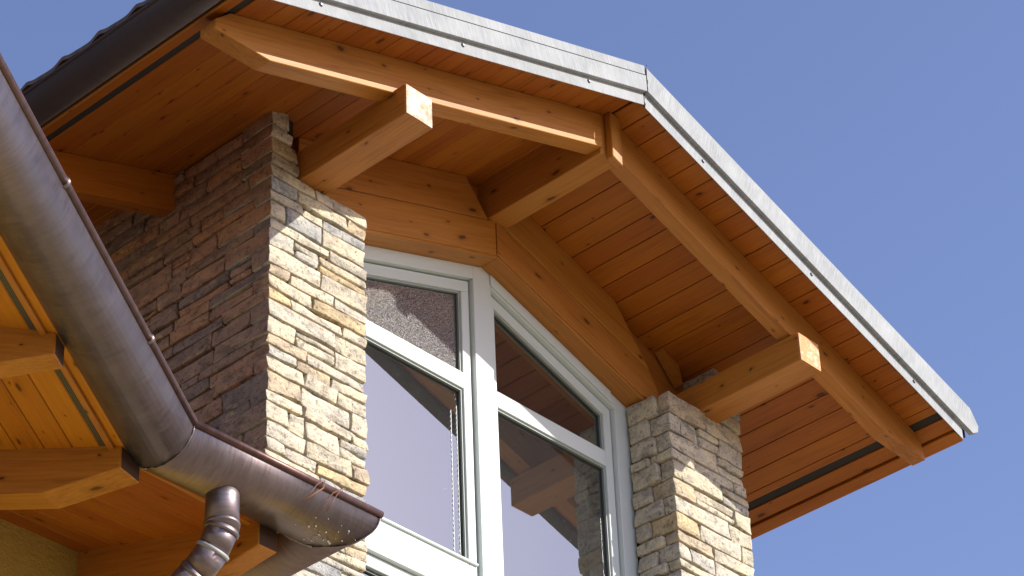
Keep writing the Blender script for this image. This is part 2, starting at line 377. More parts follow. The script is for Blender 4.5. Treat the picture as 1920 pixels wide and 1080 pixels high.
# right pillar
prr = multi('stone_pillar', M['mortar'], house, [bp(2.765, 3.32, .022, .25, -2.0, .56), bp(3.18, 3.32, .022, .25, .56, .82), bp(3.1, 3.32, .25, BK, -2.0, .80)], label='right stone pillar with its sunlit front and shaded left side')
for i, (z0, z1) in enumerate(courses(-.80, .585)):
    cx = random.uniform(.08, .2) if i % 2 else random.uniform(.22, .42); cy = random.uniform(.10, .17) if i % 2 else random.uniform(.06, .10)
    if cy < .2: stone(2.714 + rag() * .6, 2.80, cy, .25, z0 + G, z1 - G, M['stone'], prr, .007)
    stone(2.736 + rag() * .3, 2.745 + cx - G, -.004 + rag() * .4, cy - G, z0 + G, z1 - G, M['stone'], prr)
    front_row(z0, z1, 2.745 + cx, 3.335 + random.uniform(-.01, .012), prr)
for z0, z1 in ((.59, .665), (.665, .75), (.75, .85), (.85, .95)):
    stone(3.158, 3.335, rag(), .22, z0 + G, z1 - G, M['stone'], prr)
# rough masonry further down, joined
def low_masonry(x0, x1, zt, parent):
    V = []; z = -ZO
    bx = []
    while z < zt - .02:
        h = random.uniform(.10, .2); h = min(h, zt - z)
        for a, b in zip(*(lambda s: (s, s[1:]))(splits(x0, x1, .12, .35))):
            bx.append(bp(a + .006, b - .006, random.uniform(-.01, .01), .3, z + .006, z + h - .006))
        z += h
    o = multi('stone_courses', M['stone'], parent, bx, bev=0); o['kind'] = 'stuff'
low_masonry(0, .59, -1.5, pl); low_masonry(2.745, 3.335, -.8, prr)
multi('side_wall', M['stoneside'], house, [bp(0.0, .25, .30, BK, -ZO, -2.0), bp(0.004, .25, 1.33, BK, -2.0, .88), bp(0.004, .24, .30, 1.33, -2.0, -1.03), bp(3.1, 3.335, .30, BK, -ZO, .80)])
multi('back_wall', M['stucco'], house, [bp(0, 3.33, BK, BK + .2, -ZO, .8)])

# ---- soffit boards
sof = multi('soffit', M['darkwood'], house, [
    ([(-.90, -.80, SZ(-.90) + .024), (XR, -.80, SZ(XR) + .024), (XR, -.80, SZ(XR) + .04), (-.90, -.80, SZ(-.90) + .04)], (0, BK + .8, 0)),
    ([(XR + .001, -.80, SZ(XR) + .024), (4.20, -.80, SZ(4.20) + .024), (4.20, -.80, SZ(4.20) + .04), (XR + .001, -.80, SZ(XR) + .04)], (0, BK + .8, 0))])
def soffit_board(a, b, side, mt=None, drop=0, y0=-.795, name='board'):
    g = .0016; a += g; b -= g
    n_ = nL if side == 'L' else nR; t = n_ * (.021 + drop)
    jit = random.uniform(0, .0012)
    p = [Vector((a, y0, SZ(a) - drop / CS - jit)), Vector((b, y0, SZ(b) - drop / CS - jit))]
    poly = [p[0], p[1], p[1] + t, p[0] + t]
    return prism(name, mt or M['board'], sof, poly, (0, BK - y0 - .01, 0), xdir=(0, 1, 0), zdir=n_, bev=.0028)
PW = .1148
xs = [1.668, 1.764] + [1.764 + PW * i for i in range(1, 20)]
xs = [x for x in xs if x < 3.95] + [3.995]
for a, b in zip(xs, xs[1:]): soffit_board(a, b, 'R')
soffit_board(4.041, 4.13, 'R'); soffit_board(4.13, 4.205, 'R', drop=.012)
xl = [1.660] + [x for x in [1.564 - (-.0) - PW * i + .0 for i in range(0, 30)] if x > -.73] + [-.775]
for a, b in zip(xl[1:], xl): soffit_board(a, b, 'L')
soffit_board(-.90, -.817, 'L')
def vent(a, b, side, y1=BK - .1):
    n_ = nL if side == 'L' else nR; t = n_ * .008
    p = [Vector((a + .001, -.79, SZ(a) + .006)), Vector((b - .001, -.79, SZ(b) + .006))]
    prism('vent_strip', M['ventblack'], sof, [p[0], p[1], p[1] + t, p[0] + t], (0, y1 + .79, 0), xdir=(0, 1, 0), zdir=n_, bev=0)
vent(3.995, 4.041, 'R'); vent(-.817, -.775, 'L')
# ---- roof body and tiles
def slab(name, mt, x0, x1, h0, h1, y0, y1, par=house):
    return prism(name, mt, par, [(x0, y0, SZ(x0) + h0), (x1, y0, SZ(x1) + h0), (x1, y0, SZ(x1) + h1), (x0, y0, SZ(x0) + h1)], (0, y1 - y0, 0), bev=0)
roof = slab('roof', M['darkwood'], -.895, XR, .045, .19, -.80, BK); slab('roof', M['darkwood'], XR + .002, 4.20, .045, .17, -.80, BK)
def tile(y, row):
    V = []; F = []; ny = 14; w = .245; x0 = -.985 + row * .34; L_ = .38
    for k, (xx, dz) in enumerate(((x0, .0), (x0 + L_, 0.0))):
        for j in range(ny + 1):
            t = j / ny; prof = .034 * .62 * math.exp(-((t - .5) / .15) ** 2) + .004 * math.sin(t * 6.28)
            zz = SZ(xx) + (.222 if k == 0 else .200) + prof
            V.append((xx, y + t * w, zz)); V.append((xx, y + t * w, zz - .022))
    st = 2 * (ny + 1)
    for j in range(ny):
        a = 2 * j
        F += [(a, a + 2, st + a + 2, st + a), (a + 1, st + a + 1, st + a + 3, a + 3), (a, a + 1, a + 3, a + 2), (st + a, st + a + 2, st + a + 3, st + a + 1)]
    F += [(0, st, st + 1, 1), (2 * ny, 2 * ny + 1, st + 2 * ny + 1, st + 2 * ny)]
    return solid('roof_tile', M['tile'], roof, V, F, xdir=dL, smooth=False)
for i in range(22): tile(-.80 + .245 * i - .02, 0)
def tilesheet(xa, xb, name):
    V = []; F = []; nx = 16; ny = 180
    for i in range(nx + 1):
        x = xa + (xb - xa) * i / nx
        for j in range(ny + 1):
            t = (j / 8.0) % 1; V.append((x, -.78 + j * .245 / 8, SZ(x) + .2 + .03 * math.exp(-((t - .5) / .15) ** 2) + .02 * (i % 2)))
    for i in range(nx):
        for j in range(ny): a = i * (ny + 1) + j; F.append((a, a + 1, a + ny + 2, a + ny + 1))
    o = solid(name, M['tile'], roof, V, F, smooth=False); o['kind'] = 'stuff'
tilesheet(-.62, XR, 'roof_tiles'); tilesheet(XR, 4.2, 'roof_tiles')
# ---- rafters, purlins, beams
prism('outer_rafter', M['beam'], house, [(-.80, -.612, SZ(-.80) - .002), (-.885, -.612, SZ(-.885) - .055), (-.885, -.612, SZ(-.885) - .105), (-.574, -.612, SZ(-.574) - .205), (1.603, -.612, SZ(1.603) - .206), (1.603, -.612, SZ(1.603) - .002)], (0, .095, 0), xdir=dL, zdir=nL, label='left outer rafter with a sunlit strip along its lower edge')
prism('outer_rafter', M['beam'], house, [(1.735, -.612, SZ(1.735) - .002), (1.725, -.612, SZ(1.725) - .216), (3.76, -.612, SZ(3.76) - .216), (4.105, -.612, SZ(4.105) - .125), (4.10, -.612, SZ(4.10) - .07), (4.065, -.612, SZ(4.065) - .002)], (0, .085, 0), xdir=dR, zdir=nR, label='right outer rafter, shaded, running down to the eave')
prism('king_block', M['beam'], house, [(1.634, -.648, 1.140), (1.706, -.648, 1.112), (1.706, -.648, 1.405), (1.634, -.648, 1.413)], (0, .044, 0), xdir=(0, 0, 1), zdir=(0, 1, 0), bev=.004)
box('ridge_beam', M['beam'], house, 1.598, 1.730, -.603, 3.8, 1.1626, SZ(1.598) + .015, xdir=(0, 1, 0), bev=.005)
def purlin(x0, x1, yt, endm, lab):
    p = box('purlin', M['beam'], house, x0, x1, yt + .001, 3.9, .570, .739, xdir=(0, 1, 0), bev=.004, label=lab)
    z0, z1 = .574, .735; e = .003
    prism('end_face', endm, p, [(x0 + e, yt - .003, z0), (x1 - e, yt - .003, z0), (x1 - e, yt - .003, z1), (x0 + e, yt - .003, z1)], (0, .0035, 0), bev=0, label='sun bleached end grain of the purlin')
purlin(.174, .3415, -.675, M['end_white'], 'left purlin with a bleached white sunlit end')
purlin(2.9865, 3.154, -.668, M['end_orange'], 'right purlin with a flaking orange sunlit end')
# header beams over the window (two deep on each slope)
yb = .1426
prism('header_beam', M['beam'], house, [(.30, yb, SZ(.30) - .003), (1.439, yb, SZ(1.439) - .003), (1.590, yb, SZ(1.59) - .243), (.30, yb, SZ(.30) - .243)], (0, .06, 0), xdir=dL, zdir=nL, label='upper left header beam with its end cut on a slant')
prism('header_beam', M['beam'], house, [(.36, yb, SZ(.36) - .247), (1.645, yb, SZ(1.645) - .247), (1.645, yb, SZ(1.645) - .449), (.50, yb, SZ(.5) - .449), (.36, yb, SZ(.36) - .44)], (0, .12, 0), xdir=dL, zdir=nL, label='lower left header beam above the window')
prism('header_beam', M['beam'], house, [(1.78, yb, SZ(1.78) - .003), (2.548, yb, SZ(2.548) - .003), (2.79, yb, SZ(2.79) - .243), (1.70, yb, SZ(1.70) - .243)], (0, .06, 0), xdir=dR, zdir=nR, label='upper right header beam with its end cut on a long slant')
prism('header_beam', M['beam'], house, [(1.652, yb, SZ(1.665) - .247), (2.785, yb, SZ(2.785) - .247), (2.85, yb, SZ(2.85) - .33), (2.83, yb, SZ(2.83) - .449), (1.652, yb, SZ(1.664) - .449)], (0, .12, 0), xdir=dR, zdir=nR, label='lower right header beam above the window')
# boarding behind the headers and the recessed soffit strip under them
multi('infill_board', M['beam'], house, [([(.32, .215, SZ(.32) - .001), (XR, .215, SZ(XR) - .001), (XR, .215, SZ(XR) - .30), (.32, .215, SZ(.32) - .30)], (0, .03, 0)),
      ([(XR + .001, .2151, SZ(XR) - .001), (3.30, .2151, SZ(3.30) - .001), (3.30, .2151, SZ(3.3) - .30), (XR + .001, .2151, SZ(XR) - .30)], (0, .03, 0))], xdir=dR)
prism('lower_trim', M['beam'], house, [(.45, .155, SZ(.45) - .440), (XR, .155, SZ(XR) - .440), (XR, .155, SZ(XR) - .4622), (.45, .155, SZ(.45) - .4622)], (0, .19, 0), xdir=dL, zdir=nL, bev=.002)
prism('lower_trim', M['beam'], house, [(XR + .001, .155, SZ(XR) - .440), (2.80, .155, SZ(2.80) - .440), (2.80, .155, SZ(2.8) - .4622), (XR + .001, .155, SZ(XR) - .4622)], (0, .19, 0), xdir=dR, zdir=nR, bev=.002)
wd = [(2.917, SZ(2.917) - .006), (3.042, SZ(3.042) - .006), (3.061, SZ(3.061) - .115)]
solid('wedge', M['beampale'], house, [(x, .1426, z) for x, z in wd] + [(x, .20, z) for x, z in wd], [(0, 1, 2), (3, 5, 4), (0, 1, 4, 3), (1, 2, 5, 4), (2, 0, 3, 5)], xdir=dR)
# rafter tails on the left eave
for k, y in enumerate((.660, 1.95, 3.25)):
    prism('rafter_tail', M['board'], house, [(.02, y, SZ(.02) - .002), (-.80, y, SZ(-.80) - .002), (-.88, y, SZ(-.88) - .055), (-.88, y, SZ(-.88) - .105), (-.574, y, SZ(-.574) - .205), (.02, y, SZ(.02) - .206)], (0, .08, 0), xdir=dL, zdir=nL)
# ---- verge flashings
def flashing(side, hb, label):
    sg = -1 if side == 'L' else 1
    xa = XR + .012 * sg * 0 + (.006 if side == 'R' else 0)
    def P(x, y, h): return Vector((x, y, SZ(x) - h))
    lowx = -1.0 if side == 'L' else 4.135; upx = -1.05 if side == 'L' else 4.215
    dr = dR if side == 'R' else dL
    hb -= .015; low = ([P(xa, -.84, hb), P(lowx, -.84, hb), P(lowx, -.84, -.04), P(xa, -.84, -.04)], (0, .003, 0))
    if side == 'R':
        up_ = ([P(xa, -.865, -.010), P(4.20, -.865, .0), P(4.25, -.865, -.044), P(4.262, -.865, -.089), P(4.205, -.865, -.160), P(xa, -.865, -.160)], (0, .028, 0))
        return multi('verge_flashing', M['zinc'], house, [low, up_], xdir=dr, label=label, bev=.0015)
    up_ = ([P(xa, -.865, -.008), P(upx, -.865, -.008), P(upx, -.865, -.107), P(xa, -.865, -.107)], (0, .028, 0))
    up2 = ([P(xa, -.860, -.109), P(upx, -.860, -.109), P(upx, -.860, -.171), P(xa, -.860, -.171)], (0, .022, 0))
    cap_ = ([P(xa, -.859, -.166), P(upx, -.859, -.166), P(upx, -.859, -.170), P(xa, -.859, -.170)], (0, .2, 0))
    return multi('verge_flashing', M['zinc'], house, [low, up_, up2, cap_], xdir=dr, label=label, bev=.0015)
fl = flashing('L', .078, 'left zinc verge flashing with vertical streaks'); fr_ = flashing('R', .092, 'right zinc verge flashing ending in a rounded tip')
for x in (-.522, .356, 1.229, 2.071, 2.894, 3.711):
    x += .022; z = SZ(x) - (.015 if x < XR else .033); V = [(x + .011 * math.cos(a * math.pi / 5), -.841, z + .011 * math.sin(a * math.pi / 5)) for a in range(10)]
    V2 = [(x + .006 * math.cos(a * math.pi / 5), -.847, z + .006 * math.sin(a * math.pi / 5)) for a in range(10)]
    solid('screw', M['screw'], fl if x < XR else fr_, V + V2, [tuple(range(10, 20))] + [(a, (a + 1) % 10, 10 + (a + 1) % 10, 10 + a) for a in range(10)])
prism('fold_line', M['dark'], fl, [(-1.05, -.8655, SZ(-1.05) + .1065), (XR, -.8655, SZ(XR) + .1065), (XR, -.8655, SZ(XR) + .1105), (-1.05, -.8655, SZ(-1.05) + .1105)], (0, .006, 0), xdir=dL, bev=0)
V = []
pts = [(XR + .004 + random.uniform(-.003, .003), -.8415 if t < .3 else -.867, ZR - .06 + .235 * t) for t in [i / 14 for i in range(15)]]
tube('seam', M['screw'], fr_, pts[:5], .002, 6); tube('seam', M['screw'], fr_, pts[5:], .002, 6)
for (xa, xb, dd) in ((-.90, XR - .001, dL), (XR + .001, 4.20, dR)):
    prism('verge_batten', M['darkwood'], house, [(xa, -.815, SZ(xa) - .004), (xb, -.815, SZ(xb) - .004), (xb, -.815, SZ(xb) + .04), (xa, -.815, SZ(xa) + .04)], (0, .018, 0), xdir=dd, bev=.001)
# ---- left eave: fascia and half round gutter
box('fascia_board', M['beam'], house, -.905, -.892, -.80, BK, .545, .78, xdir=(0, 1, 0))
def gutter_section(P0, P1, in0, in1, r, nm, mt, par, label=None, seg=22, close0=False, close1=False):
    """P0,P1: front rim points; in0,in1: vectors that carry 1 m of inward offset at each end (mitred)"""
    V = []; F = []; th = .004
    for (P, iv) in ((P0, in0), (P1, in1)):
        for rr_ in (r, r - th):
            for k in range(seg + 1):
                a = math.pi * k / seg; s = r - rr_ * math.cos(a)
                V.append(Vector(P) + Vector(iv) * s + Vector((0, 0, -rr_ * math.sin(a))))
    n1_ = seg + 1; o_ = 2 * n1_
    for k in range(seg):
        F += [(k, k + 1, o_ + k + 1, o_ + k), (n1_ + k, o_ + n1_ + k, o_ + n1_ + k + 1, n1_ + k + 1), (k, n1_ + k, n1_ + k + 1, k + 1), (o_ + k, o_ + k + 1, o_ + n1_ + k + 1, o_ + n1_ + k)]
    F += [(0, o_, o_ + n1_, n1_), (seg, n1_ + seg, o_ + n1_ + seg, o_ + seg)]
    return solid(nm, mt, par, V, F, Vector(P1) - Vector(P0), smooth=True, label=label)
g = gutter_section((-1.075, BK, .594), (-1.075, -.86, .594), (1, 0, 0), (1, 0, 0), .085, 'gutter', M['bronzedark'], house, label='dark brown gutter along the left eave of the gable roof')
tube('rim_bead', M['bronzedark'], g, [(-1.075, BK, .594), (-1.075, -.86, .594)], .009, 8)

# ---- window
YW = .266
win = empty('window', (XR, YW, -.9), '', ''); 
for k_ in ('label', 'category'): del win[k_]
win.parent = house; win.matrix_basis = MW[house.name].inverted() @ MW[win.name]
win['label'] = 'white framed gable window of two sashes under the header beams'
def SH(x, h): return SZ(x, h)
fh0, fh1 = .463, .540
def P2(x, h): return (x, YW, SZ(x) - h)
multi('frame', M['white'], win, [
    ([P2(.595, fh0), P2(1.60, fh0), P2(1.60, fh1), P2(.595, fh1)], (0, .09, 0)),
    ([P2(1.7285, fh0), P2(2.742, fh0), P2(2.742, fh1), P2(1.7285, fh1)], (0, .09, 0)),
    ([(1.6005, YW, -2.6), (1.728, YW, -2.6), P2(1.728, fh0), P2(XR, fh0), P2(1.6005, fh0)], (0, .09, 0)),
    ([(.595, YW, -2.6), (.70, YW, -2.6), P2(.70, fh1 + .0005), P2(.595, fh1 + .0005)], (0, .089, 0)),
    ([(2.634, YW, -2.6), (2.742, YW, -2.6), P2(2.742, fh1 + .0005), P2(2.634, fh1 + .0005)], (0, .089, 0)),
    bp(.7005, 1.600, YW, YW + .088, -.962, -.872), bp(1.7285, 2.6335, YW, YW + .088, -.962, -.872),
    bp(.7005, 1.600, YW, YW + .088, -2.6, -2.5), bp(1.7285, 2.6335, YW, YW + .088, -2.6, -2.5)], bev=.0025)
prism('frame_lip', M['white'], win, [(1.72, YW - .010, SZ(1.72) - .530), (2.605, YW - .010, SZ(2.605) - .530), (2.605, YW - .010, SZ(2.605) - .466), (1.72, YW - .010, SZ(1.72) - .466)], (0, .0095, 0), xdir=dR, bev=.003)
YS = YW + .026
def sash(xa, xb, dusty):
    s0 = xa + .008; s1 = xb - .008; st = .055; zb = -.868; ht = .548
    def Q(x, h, y=YS): return (x, y, SZ(x) - h)
    sa = multi('sash', M['white'], win, [
        ([Q(s0, ht), Q(s1, ht), Q(s1, ht + .064), Q(s0, ht + .064)], (0, .05, 0)),
        ([(s0, YS, zb + .0), (s0 + st, YS, zb), Q(s0 + st, ht + .0645), Q(s0, ht + .0645)], (0, .0495, 0)),
        ([(s1 - st, YS, zb + .0), (s1, YS, zb), Q(s1, ht + .0645), Q(s1 - st, ht + .0645)], (0, .0495, 0)),
        bp(s0 + st + .0005, s1 - st - .0005, YS, YS + .049, zb, -.745),
        bp(s0 + st + .0005, s1 - st - .0005, YS, YS + .049, .196, .288)], bev=.003)
    multi('seam_gasket', M['gasket'], sa, [([(xa, YS + .035, zb - .004), (s0 + .003, YS + .035, zb - .004), Q(s0 + .003, ht - .006, YS + .035), Q(xa, ht - .006, YS + .035)], (0, .01, 0)),
        ([(s1 - .003, YS + .035, zb - .004), (xb, YS + .035, zb - .004), Q(xb, ht - .006, YS + .035), Q(s1 - .003, ht - .006, YS + .035)], (0, .01, 0))])
    box('weather_bar', M['white'], sa, s0 + .01, s1 - .004, YS - .014, YS - .0005, -.765, -.752, bev=.003)
    a, b = s0 + st, s1 - st
    # stepped beads and gaskets round both panes
    def ring(name, mt, y, dep, w, ins, par):
        a2, b2 = a + ins, b - ins; z0u, z0l = .288 + ins, .196 - ins; zl = -.745 + ins
        def T(x): return SZ(x) - ht - .064 - ins * 1.05
        return multi(name, mt, par, [
            ([(a2, y, z0u), (b2, y, z0u), (b2, y, z0u + w), (a2, y, z0u + w)], (0, dep, 0)),
            ([(a2, y, T(a2)), (b2, y, T(b2)), (b2, y, T(b2) - w), (a2, y, T(a2) - w)], (0, dep, 0)),
            ([(a2, y + .0003, z0u), (a2 + w, y + .0003, z0u), (a2 + w, y + .0003, T(a2 + w)), (a2, y + .0003, T(a2))], (0, dep - .0006, 0)),
            ([(b2 - w, y + .0003, z0u), (b2, y + .0003, z0u), (b2, y + .0003, T(b2)), (b2 - w, y + .0003, T(b2 - w))], (0, dep - .0006, 0)),
            bp(a2, b2, y, y + dep, z0l - w, z0l), bp(a2, b2, y, y + dep, zl, zl + w),
            bp(a2, a2 + w, y + .0003, y + dep - .0003, zl, z0l), bp(b2 - w, b2, y + .0003, y + dep - .0003, zl, z0l)])
    ring('glazing_bead', M['bead'], YS + .012, .012, .010, 0, sa); ring('gasket', M['gasket'], YS + .0245, .006, .014, 0, sa); ring('spacer', M['bead'], YS + .0385, .012, .016, 0, sa)
    for (yy, nm) in ((YS + .031, 'outer'), (YS + .052, 'inner')):
        def T(x): return SZ(x) - ht - .064
        up_ = [(a, yy, .288), (b, yy, .288), (b, yy, T(b)), (a, yy, T(a))]
        prism('pane', M['glassdusty'] if (dusty and nm == 'outer') else M['glass'], win, up_, (0, .004, 0), bev=0)
        prism('pane', M['glass'], win, [(a, yy, -.745), (b, yy, -.745), (b, yy, .196), (a, yy, .196)], (0, .004, 0), bev=0)
sash(.70, 1.600, True); sash(1.712, 2.634, False)
# window below
for xa, xb in ((.70, 1.600), (1.7285, 2.634)):
    s0, s1 = xa + .004, xb - .004
    sa = multi('sash', M['white'], win, [bp(s0, s1, YS, YS + .05, -1.03, -.966), bp(s0, s1, YS, YS + .05, -2.495, -2.42), bp(s0, s0 + .058, YS, YS + .0495, -2.42, -1.03), bp(s1 - .058, s1, YS, YS + .0495, -2.42, -1.03)], bev=.003)
    multi('gasket', M['gasket'], sa, [bp(s0 + .058, s1 - .058, YS + .02, YS + .03, -1.046, -1.0305)])
    for yy in (YS + .031, YS + .052): box('pane', M['glass'], win, s0 + .058, s1 - .058, yy, yy + .004, -2.42, -1.03, bev=0)
multi('spandrel_wall', M['stucco'], house, [bp(.58, 2.76, .22, .40, -ZO, -2.6)])
# room behind the glass
multi('room', M['interior'], house, [bp(.26, .30, .42, 4.4, -2.6, .80), bp(3.04, 3.08, .42, 4.4, -2.6, .80), bp(.3, 3.04, 4.3, 4.4, -2.6, 1.2), bp(.3, 3.04, .42, 4.3, -2.7, -2.6)])

for (xa, xb, dd, nn) in ((.31, XR - .001, dL, nL), (XR + .001, 3.03, dR, nR)):
    k = 9
    for i in range(k):
        a = xa + (xb - xa) * i / k + .002; b = xa + (xb - xa) * (i + 1) / k - .002
        prism('ceiling_board', M['board'], house, [(a, .40, SZ(a) - .32), (b, .40, SZ(b) - .32), (b, .40, SZ(b) - .30), (a, .40, SZ(a) - .30)], (0, 3.9, 0), xdir=(0, 1, 0), zdir=nn, bev=.002)
# thin white tubes standing in for sun glints off the pane spacers
def glint_line(x, y, za, zb):
    tube('glint_line', M['white'], win, [(x + .0018 * (-1) ** i, y, za + (zb - za) * i / 60) for i in range(61)], .0022, 5, rs=[.0015 + .0014 * (i % 2) for i in range(61)])
glint_line(1.472, YS + .030, .06, -.742); glint_line(1.512, YS + .030, .10, -.742); glint_line(1.800, YS + .030, -.245, -.36)

# ================================================================== THE LOWER WING (nearer, on the left)
K = 1.6
def LW(p): return CAM + (Vector(p) - CAM) * K
wing = empty('house_wing', LW((-3.6, -2.2, -4.0)) * 1.0, 'lower house wing at lower left with copper gutter, yellow wood soffit and ochre wall', 'house wing')
wing.location.z = 0; MW[wing.name] = Matrix.Translation(wing.location)
zg, gy, gr = -3.8634, -3.468, .083
ang = math.radians(32.2); d1 = Vector((math.cos(ang), math.sin(ang), 0)); n1v = Vector((-d1.y, d1.x, 0))
A_ = Vector((-3.368, gy, zg)); B_ = Vector((-2.806, gy, zg)); pitch = .29
zsof = zg - .05; yfas = gy + 2 * gr; base = A_ + n1v * 2 * gr
def S2(x, y, h=0): return Vector((x, y, zsof + pitch * (y - yfas) - h))
def S1(u, w, h=0):
    q = base + d1 * u + n1v * w; q.z = zsof + pitch * w - h; return q
mA = (n1v + Vector((0, 1, 0))) / (1 + n1v.y); mB = Vector((-1, 1, 0))
P_start = A_ - d1 * 3.2; P_end = B_ + Vector((0, 1.0, 0))
LWV = lambda vs: [LW(v) for v in vs]
# gutters (scaled profile radius)
gs1 = gutter_section(LW(P_start), LW(A_), n1v, mA, gr * K, 'gutter', M['bronze'], wing, label='copper gutter length running steeply along the yellow soffit')
gs2 = gutter_section(LW(A_), LW(B_), mA, mB, gr * K, 'gutter', M['bronze'], wing, label='short copper gutter length with the downpipe outlet')
gs3 = gutter_section(LW(B_), LW(P_end), mB, (-1, 0, 0), gr * K, 'gutter', M['bronze'], wing, label='copper gutter length turning back towards the stone wall')
rb = .0095 * K
tube('rim_bead', M['rim'], gs1, [LW(P_start), LW(A_)], rb, 10); tube('rim_bead', M['rim'], gs2, [LW(A_), LW(B_ + Vector((.003, 0, 0)))], rb, 10); tube('rim_bead', M['rim'], gs3, [LW(B_), LW(P_end)], rb, 10)
def seam(P, iv, par, r=.0035):
    pts = []
    for k in range(26):
        a = math.pi * (.03 + .95 * k / 25); s = gr - (gr + .001) * math.cos(a)
        pts.append(LW(Vector(P) + iv * s + Vector((0, 0, -(gr + .001) * math.sin(a)))) + Vector([random.uniform(-.0022, .0022) for _ in range(3)]))
    tube('solder_seam', M['bronze'], par, pts[:16], r * .8, 6)
    tube('solder_seam', M['seal'], par, pts[15:], r, 6, rs=[r * random.uniform(.4, 1.3) for _ in pts[15:]])
seam(A_, mA, gs2); seam(B_, mB, gs3)
# droppings and lime specks near the end
V = []; F = []
for k in range(46):
    x = random.gauss(-2.905, .05); x = min(max(x, -3.05), -2.83); a = random.uniform(.75, 1.75); r_ = random.choice((.0008, .001, .0012, .0022)) * (1.6 if abs(x + 2.89) < .02 and a > 1.2 else 1)
    c = Vector((x, gy + gr - (gr + .0003) * math.cos(a), zg - (gr + .0003) * math.sin(a))); s_ = len(V)
    for dv in ((1, 0, 0), (-1, 0, 0), (0, 1, 0), (0, -1, 0), (0, 0, 1.5), (0, 0, -1.5)): V.append(LW(c + Vector(dv) * r_))
    for f in ((0, 2, 4), (2, 1, 4), (1, 3, 4), (3, 0, 4), (2, 0, 5), (1, 2, 5), (3, 1, 5), (0, 3, 5)): F.append(tuple(s_ + q for q in f))
sp_ = solid('dropping_specks', M['lichen'], gs2, V, F); sp_['kind'] = 'stuff'
# rim joints
for t in (.30, .735):
    c = A_ - d1 * (1.25 * (1 - t)); 
    tube('rim_clip', M['bronze'], gs1, [LW(c - d1 * .004), LW(c + d1 * .004)], rb * 1.3, 10)
# soffit boards of the two slopes
sof2 = solid('soffit', M['darkwood'], wing, LWV([S1(-3.2, -.02, -.016), S1(0, -.02, -.016), S1(.45, 1.2, -.016), S1(-3.2, 1.2, -.016)]) + LWV([S1(-3.2, -.02, -.03), S1(0, -.02, -.03), S1(.45, 1.2, -.03), S1(-3.2, 1.2, -.03)]), [(0, 1, 2, 3), (4, 5, 6, 7), (0, 1, 5, 4), (1, 2, 6, 5), (2, 3, 7, 6), (3, 0, 4, 7)])
tv = math.tan(math.radians(16.1))
def wing_board1(w0, w1):
    g = .001; w0 += g; w1 -= g
    def e(w): return w * tv - .0
    up_ = [S1(-3.2, w0), S1(e(w0), w0), S1(e(w1), w1), S1(-3.2, w1)]; t = [p + Vector((0, 0, .013)) for p in up_]
    solid('board', M['boardpale'], sof2, LWV(up_ + t), [(0, 1, 2, 3), (4, 5, 6, 7), (0, 1, 5, 4), (1, 2, 6, 5), (2, 3, 7, 6), (3, 0, 4, 7)], xdir=d1, bev=.003)
wing_board1(-.028, .005)
w = .0325; first = .105
wing_board1(.036, .105)
for i in range(12): wing_board1(.105 + .0715 * i, .105 + .0715 * (i + 1))
vp_ = [S1(-3.2, .0055, -.0005), S1(.0, .0055, -.0005), S1(.006, .0355, -.0005), S1(-3.2, .0355, -.0005)]
solid('vent_strip', M['vent'], sof2, LWV(vp_ + [p + Vector((0, 0, .005)) for p in vp_]), [(0, 1, 2, 3), (4, 5, 6, 7), (0, 1, 5, 4), (1, 2, 6, 5), (2, 3, 7, 6), (3, 0, 4, 7)], xdir=d1)
# second slope: boards along X; left end on the valley line
def wing_board2(w0, w1):
    g = .0008; y0, y1 = yfas + w0 + g, yfas + w1 - g
    def vx(y): return base.x + (y - yfas) * (-tv) * 1.0 + .0
    # valley line runs from base along the bisector of n1v and +Y
    bis = (n1v + Vector((0, 1, 0))).normalized()
    def vx(y): return base.x + (y - yfas + (yfas - base.y)) * bis.x / bis.y
    up_ = [S2(vx(y0), y0), S2(-2.978, y0), S2(-2.978, y1), S2(vx(y1), y1)]; t = [p + Vector((0, 0, .013)) for p in up_]
    solid('board', M['board'], sof2, LWV(up_ + t), [(0, 1, 2, 3), (4, 5, 6, 7), (0, 1, 5, 4), (1, 2, 6, 5), (2, 3, 7, 6), (3, 0, 4, 7)], xdir=(1, 0, 0), bev=.002)
for i in range(9): wing_board2(-.03 + .0715 * i, -.03 + .0715 * (i + 1))
# fascia behind the gutters
def fas(p, q, h0=-.05, h1=.09, lab=None):
    p = Vector(p); q = Vector(q); n_ = Vector((0, 0, 1)).cross(q - p).normalized() * .014
    V = [p + Vector((0, 0, h0)), q + Vector((0, 0, h0)), q + Vector((0, 0, h1)), p + Vector((0, 0, h1))]; V += [v + n_ for v in V]
    solid('fascia_board', M['beampale'], wing, LWV(V), [(0, 1, 2, 3), (4, 5, 6, 7), (0, 1, 5, 4), (1, 2, 6, 5), (2, 3, 7, 6), (3, 0, 4, 7)], xdir=q - p, bev=.002)
bz = Vector((base.x, base.y, zg))
fas(bz - d1 * 3.1 - n1v * .001, bz, -.058); fas(bz + Vector((.001, -.001, 0)), (-2.974, yfas - .001, zg), -.054); fas((-2.973, yfas, zg), (-2.973, yfas + .9, zg), -.06, .03)
